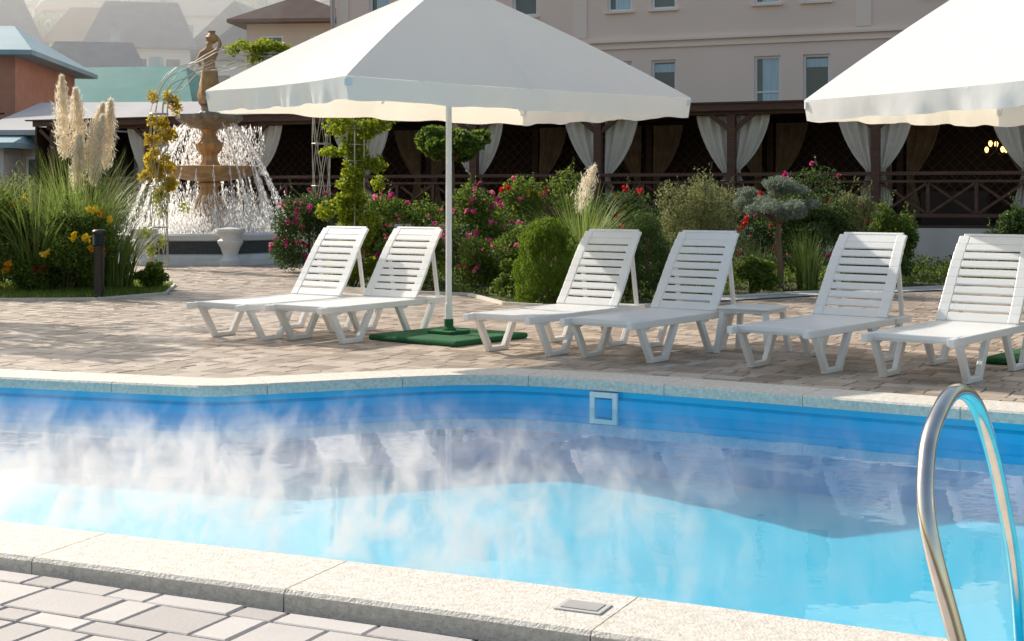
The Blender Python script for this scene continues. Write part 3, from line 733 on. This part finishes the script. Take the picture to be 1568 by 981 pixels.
bl=[(cA[0]+random.gauss(0,.2),cA[1]+random.gauss(0,.1),random.uniform(.2,1.6),.12,.12,.14) for k in range(10)]
P,d,_=blobpts(bl,600,.2); leaves('lower_leaves',P,.07,L_vine,e)
bl=[]
for k in range(26):
    t=random.uniform(1.4,2.7); u=(1-math.cos(t))/2; bl.append(((cA[0]+cB[0])/2-math.cos(t)*1.6,27.3+random.gauss(0,.12),3.05+math.sin(t)*1.1+random.uniform(-.1,.25),.17,.14,.12))
P,d,_=blobpts(bl,2600,.2); leaves('top_leaves',P,.08,L_vine,e)
P,d,_=blobpts([(cB[0]+random.gauss(.25,.15),cB[1],random.uniform(2.6,3.1),.16,.12,.2) for k in range(6)],500,.2); leaves('side_leaves',P,.07,L_vine,e)

def tree(name,x,y,h,r,n,leaf,m,trunkh,lm=26):
    e=empty(name,(x,y,0)); b=MB(); b.tube([(0,0,0),(.05,0,trunkh*.5),(0,.03,trunkh)],[.15,.12,.09],8); bl=[]
    for k in range(lm):
        q=random.random()*6.283; rr=r*math.sqrt(random.random()); z=trunkh+random.uniform(0,1)*(h-trunkh)*(1-.4*(rr/r)**2)
        c=(math.cos(q)*rr,math.sin(q)*rr,z); b.tube([(0,0,trunkh*.85),(c[0]*.5,c[1]*.5,(trunkh+z)/2+.1),c],[.05,.03,.01],5)
        s=random.uniform(.16,.3)*r; bl.append((*c,s,s,s*.6))
    b.obj('trunk_and_limbs',M_trunk,e); P,d,_=blobpts(bl,n,.1); leaves('leaves',P,leaf,m,e)
tree('garden_tree',-7.9,16.4,4.2,1.1,750,.16,L_vine,2.4,14)
tree('garden_tree',-9.6,19.2,6.2,1.5,750,.18,L_vine,3.8,16)

# ------------------------------------------------------------------ hillside village
M_h1=mat('plaster_pale',(.82,.81,.79),(.76,.75,.74),.4,.9); M_h2=mat('plaster_cream',(.74,.64,.53),(.68,.59,.48),.4,.9)
M_brick=mat('brick_brown',(.50,.25,.18),(.42,.20,.14),3,.85); M_rs=mat('slate',(.20,.20,.22),(.26,.26,.28),1.5,.7); M_rt=mat('roof_teal',(.05,.24,.22),(.08,.30,.28),.6,.7); M_rb=mat('roof_blue',(.24,.38,.44),(.32,.47,.52),.6,.5); M_rbr=mat('roof_brown',(.20,.13,.10),(.25,.17,.13),1.5,.7)
def house(name,cx,cy,w,dp,z0,h,rh,mw,mr,rz=0,ov=.5,nw=4,floors=2,hip=.35,rail=False):
    e=empty(name,(cx,cy,z0),R(rz)); b=MB(); b.box((0,0,h/2-2),(w,dp,h+4)); b.obj('walls',mw,e)
    b=MB(); W,D=w/2+ov,dp/2+ov
    if w>dp: rid=[(-W*(1-hip),0,h+rh),(W*(1-hip),0,h+rh)]
    else: rid=[(0,-D*(1-hip),h+rh),(0,D*(1-hip),h+rh)]
    B=[(-W,-D,h+.01),(W,-D,h+.01),(W,D,h+.01),(-W,D,h+.01)]; B2=[(p[0],p[1],h-.14) for p in B]
    if w>dp: fs=[(0,1,9,8),(1,2,9),(2,3,8,9),(3,0,8)]
    else: fs=[(0,1,8),(1,2,9,8),(2,3,9),(3,0,8,9)]
    b.add(B+B2+rid,fs+[(0,4,5,1),(1,5,6,2),(2,6,7,3),(3,7,4,0),(7,6,5,4)]); b.obj('roof',mr,e)
    b=MB();g=MB()
    fh=h/floors
    for k in range(floors):
        for i in range(nw):
            x=-w/2+w*(i+.5)/nw; z=fh*(k+.52); ww=min(.9,w/nw*.5)
            b.box((x,-dp/2-.02,z),(ww+.16,.06,fh*.46+.16)); g.box((x,-dp/2-.045,z),(ww,.04,fh*.46))
    b.obj('window_trim',M_wframe,e); g.obj('window_glass',M_glass,e)
    if rail:
        b=MB(); zz=fh*1.0; b.box((0,-dp/2-.6,zz),(w,1.2,.12))
        for i in range(int(w/.18)): b.box((-w/2+i*.18,-dp/2-1.15,zz+.5),(.03,.03,.9))
        b.box((0,-dp/2-1.15,zz+.97),(w,.06,.06)); b.obj('balcony',M_black,e)
    b=MB(); b.box((w*.2,dp*.1,h+rh*.8),(.5,.5,rh*.9)); b.obj('chimney',mw,e)
house('brick_house',-20.6,49,9.0,8,0,6.0,1.3,M_brick,M_rb,rz=4,floors=2,nw=4,ov=.7,rail=True)
house('teal_roof_house',-18.6,66,9.5,7,0,5.4,2.0,M_h1,M_rt,rz=-8,nw=4,ov=.8)
house('cream_house',-9.2,66,4.6,6,0,9.2,1.2,M_h2,M_rbr,rz=-6,nw=2,floors=3,ov=.7)
house('hillside_house',-25.5,98,6.5,6,5,6.4,3.4,M_h1,M_rs,rz=12,nw=3)
house('hillside_house',-19.5,104,5.5,6,4.5,7.5,3.4,M_h1,M_rs,rz=-10,nw=2)
house('hillside_house',-31.5,110,7,6,6,7,3.0,M_h1,M_rbr,rz=5,nw=3)
house('hillside_house',-37.5,100,8,6,5,7,3.5,M_h1,M_rs,rz=15,nw=3)
house('hillside_house',-28,126,8,6,11,6,3,M_h1,M_rs,rz=0,nw=3)
house('hillside_house',-38,130,8,6,12,6,3,M_h1,M_rbr,rz=0,nw=3)
house('hillside_house',-20,128,7,6,10,6,3,M_h1,M_rs,rz=10,nw=3)
house('hillside_house',-23.5,80,5.5,5,1.5,6,2.6,M_h1,M_rs,rz=10,nw=2)
house('hillside_house',-15.5,86,5.0,5,1.5,8,2.6,M_h1,M_rs,rz=-6,nw=2)
house('cafe_pavilion',-9.8,43.5,9.5,5,0,3.3,1.0,M_h2,M_roofgrey,rz=-6,nw=4,floors=1,ov=.6,hip=.1)
house('cafe_pavilion',-17.5,42.5,6.5,4,0,2.9,.5,M_h1,M_rb,rz=-4,nw=3,floors=1,ov=.5,hip=.1)
nx,ny=50,40;V=[];F=[]
for j in range(ny):
    for i in range(nx):
        x=-160+i*6.0; y=72+j*5.5; t=max(0,min(1,(y-74)/110)); z=-1.5+34*(t**1.15)*(1+.12*math.sin(x*.06+1))+ .9*math.sin(x*.23+y*.11)*t*2
        V.append((x,y,z))
for j in range(ny-1):
    for i in range(nx-1): F.append((j*nx+i,j*nx+i+1,(j+1)*nx+i+1,(j+1)*nx+i))
nmesh('hill',np.array(V),F,mat('hill_green',(.12,.16,.10),(.2,.24,.16),.2,.95),smooth=True)
bl=[]
for k in range(260):
    x=random.uniform(-60,5);y=random.uniform(80,180);t=(y-74)/110;z=-1.5+34*(max(t,0)**1.15)
    if y<120 and -34<x<-12 : continue
    s=random.uniform(1.2,2.6); bl.append((x,y,z+s,s,s,s*1.3))
P,d,_=blobpts(bl,60000,.5); leaves('hillside_trees',P,.7,L_far,None,.8)
b=MB(); b.box((-58,118,12),(96,116,27)); m,nt,out=newmat('haze'); vs_=nt.nodes.new('ShaderNodeVolumeScatter'); vs_.inputs['Density'].default_value=.010; vs_.inputs['Anisotropy'].default_value=.55; vs_.inputs['Color'].default_value=(.97,.985,1,1); nt.links.new(vs_.outputs[0],out.inputs['Volume'])
b.obj('valley_haze',m)

# ------------------------------------------------------------------ steam over the pool
m,nt,out=newmat('steam'); Nn=nt.nodes;Lk=nt.links
tc=Nn.new('ShaderNodeTexCoord'); mp=Nn.new('ShaderNodeMapping'); mp.inputs['Scale'].default_value=(1.4,.6,.8); Lk.new(tc.outputs['Object'],mp.inputs[0])
nz=Nn.new('ShaderNodeTexNoise'); nz.inputs['Scale'].default_value=3.6; nz.inputs['Detail'].default_value=5; nz.inputs['Roughness'].default_value=.66; nz.inputs['Distortion'].default_value=.9; Lk.new(mp.outputs[0],nz.inputs['Vector'])
sx=Nn.new('ShaderNodeSeparateXYZ'); Lk.new(tc.outputs['Object'],sx.inputs[0])
def mrange(v,a,b_,c,d):
    q=Nn.new('ShaderNodeMapRange'); Lk.new(v,q.inputs[0])
    for i,k in enumerate((a,b_,c,d)): q.inputs[i+1].default_value=k
    return q.outputs[0]
r1=mrange(nz.outputs[0],.50,.68,.03,1)
r2=mrange(sx.outputs[2],-.2,.24,1,0)
r3=mrange(sx.outputs[0],-2.0,1.2,1,.07)
r4=mrange(sx.outputs[0],-6.2,-5.0,0,1)
r5=mrange(sx.outputs[1],7.2,9.5,1,0.03)
dens=mth('MULTIPLY',mth('MULTIPLY',mth('MULTIPLY',mth('MULTIPLY',r1,r5),mth('POWER',r2,1.3)),mth('MULTIPLY',r3,r4)),9.0)
vs_=Nn.new('ShaderNodeVolumeScatter'); vs_.inputs['Anisotropy'].default_value=.5; vs_.inputs['Color'].default_value=(1,1,1,1); Lk.new(dens,vs_.inputs['Density'])
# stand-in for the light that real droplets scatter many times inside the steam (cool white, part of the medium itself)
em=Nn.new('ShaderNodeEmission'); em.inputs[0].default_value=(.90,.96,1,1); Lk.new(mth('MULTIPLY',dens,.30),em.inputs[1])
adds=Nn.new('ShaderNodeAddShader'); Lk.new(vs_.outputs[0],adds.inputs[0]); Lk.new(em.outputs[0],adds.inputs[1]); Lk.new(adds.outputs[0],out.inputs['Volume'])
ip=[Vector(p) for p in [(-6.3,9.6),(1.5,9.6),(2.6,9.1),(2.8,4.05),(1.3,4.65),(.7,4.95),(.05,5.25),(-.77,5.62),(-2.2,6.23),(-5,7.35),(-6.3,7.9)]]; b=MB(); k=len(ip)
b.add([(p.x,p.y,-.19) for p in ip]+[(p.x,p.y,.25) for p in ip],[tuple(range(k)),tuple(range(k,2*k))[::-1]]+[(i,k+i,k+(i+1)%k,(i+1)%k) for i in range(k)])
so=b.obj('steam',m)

# ------------------------------------------------------------------ light, sky, camera
el=R(34); az=R(-47)   # azimuth from +Y, negative = left
sv=Vector((math.sin(az)*math.cos(el),math.cos(az)*math.cos(el),math.sin(el)))
sd=bpy.data.lights.new('sun','SUN'); sd.energy=5.0; sd.angle=R(.5); sd.color=(1,.92,.80)
so=bpy.data.objects.new('sun',sd); link(so); so.rotation_euler=sv.to_track_quat('Z','Y').to_euler()
w=bpy.data.worlds.new('World'); scene.world=w; w.use_nodes=True; nt=w.node_tree; nt.nodes.clear()
sk=nt.nodes.new('ShaderNodeTexSky'); sk.sky_type='NISHITA'; sk.sun_disc=False; sk.sun_elevation=el; sk.sun_rotation=az; sk.dust_density=3; sk.air_density=1.6; sk.ozone_density=1.0
bg=nt.nodes.new('ShaderNodeBackground'); bg.inputs[1].default_value=.15; o=nt.nodes.new('ShaderNodeOutputWorld'); nt.links.new(sk.outputs[0],bg.inputs[0]); nt.links.new(bg.outputs[0],o.inputs[0])
cd=bpy.data.cameras.new('camera'); cd.lens=50; cd.sensor_width=36; cd.shift_y=-.1212; cd.clip_end=3000; cd.clip_start=.05
co=bpy.data.objects.new('camera',cd); link(co); co.location=(0,0,1.4); co.rotation_euler=(R(90),0,0); scene.camera=co
scene.view_settings.view_transform='Standard'; scene.view_settings.look='None'; scene.view_settings.exposure=0
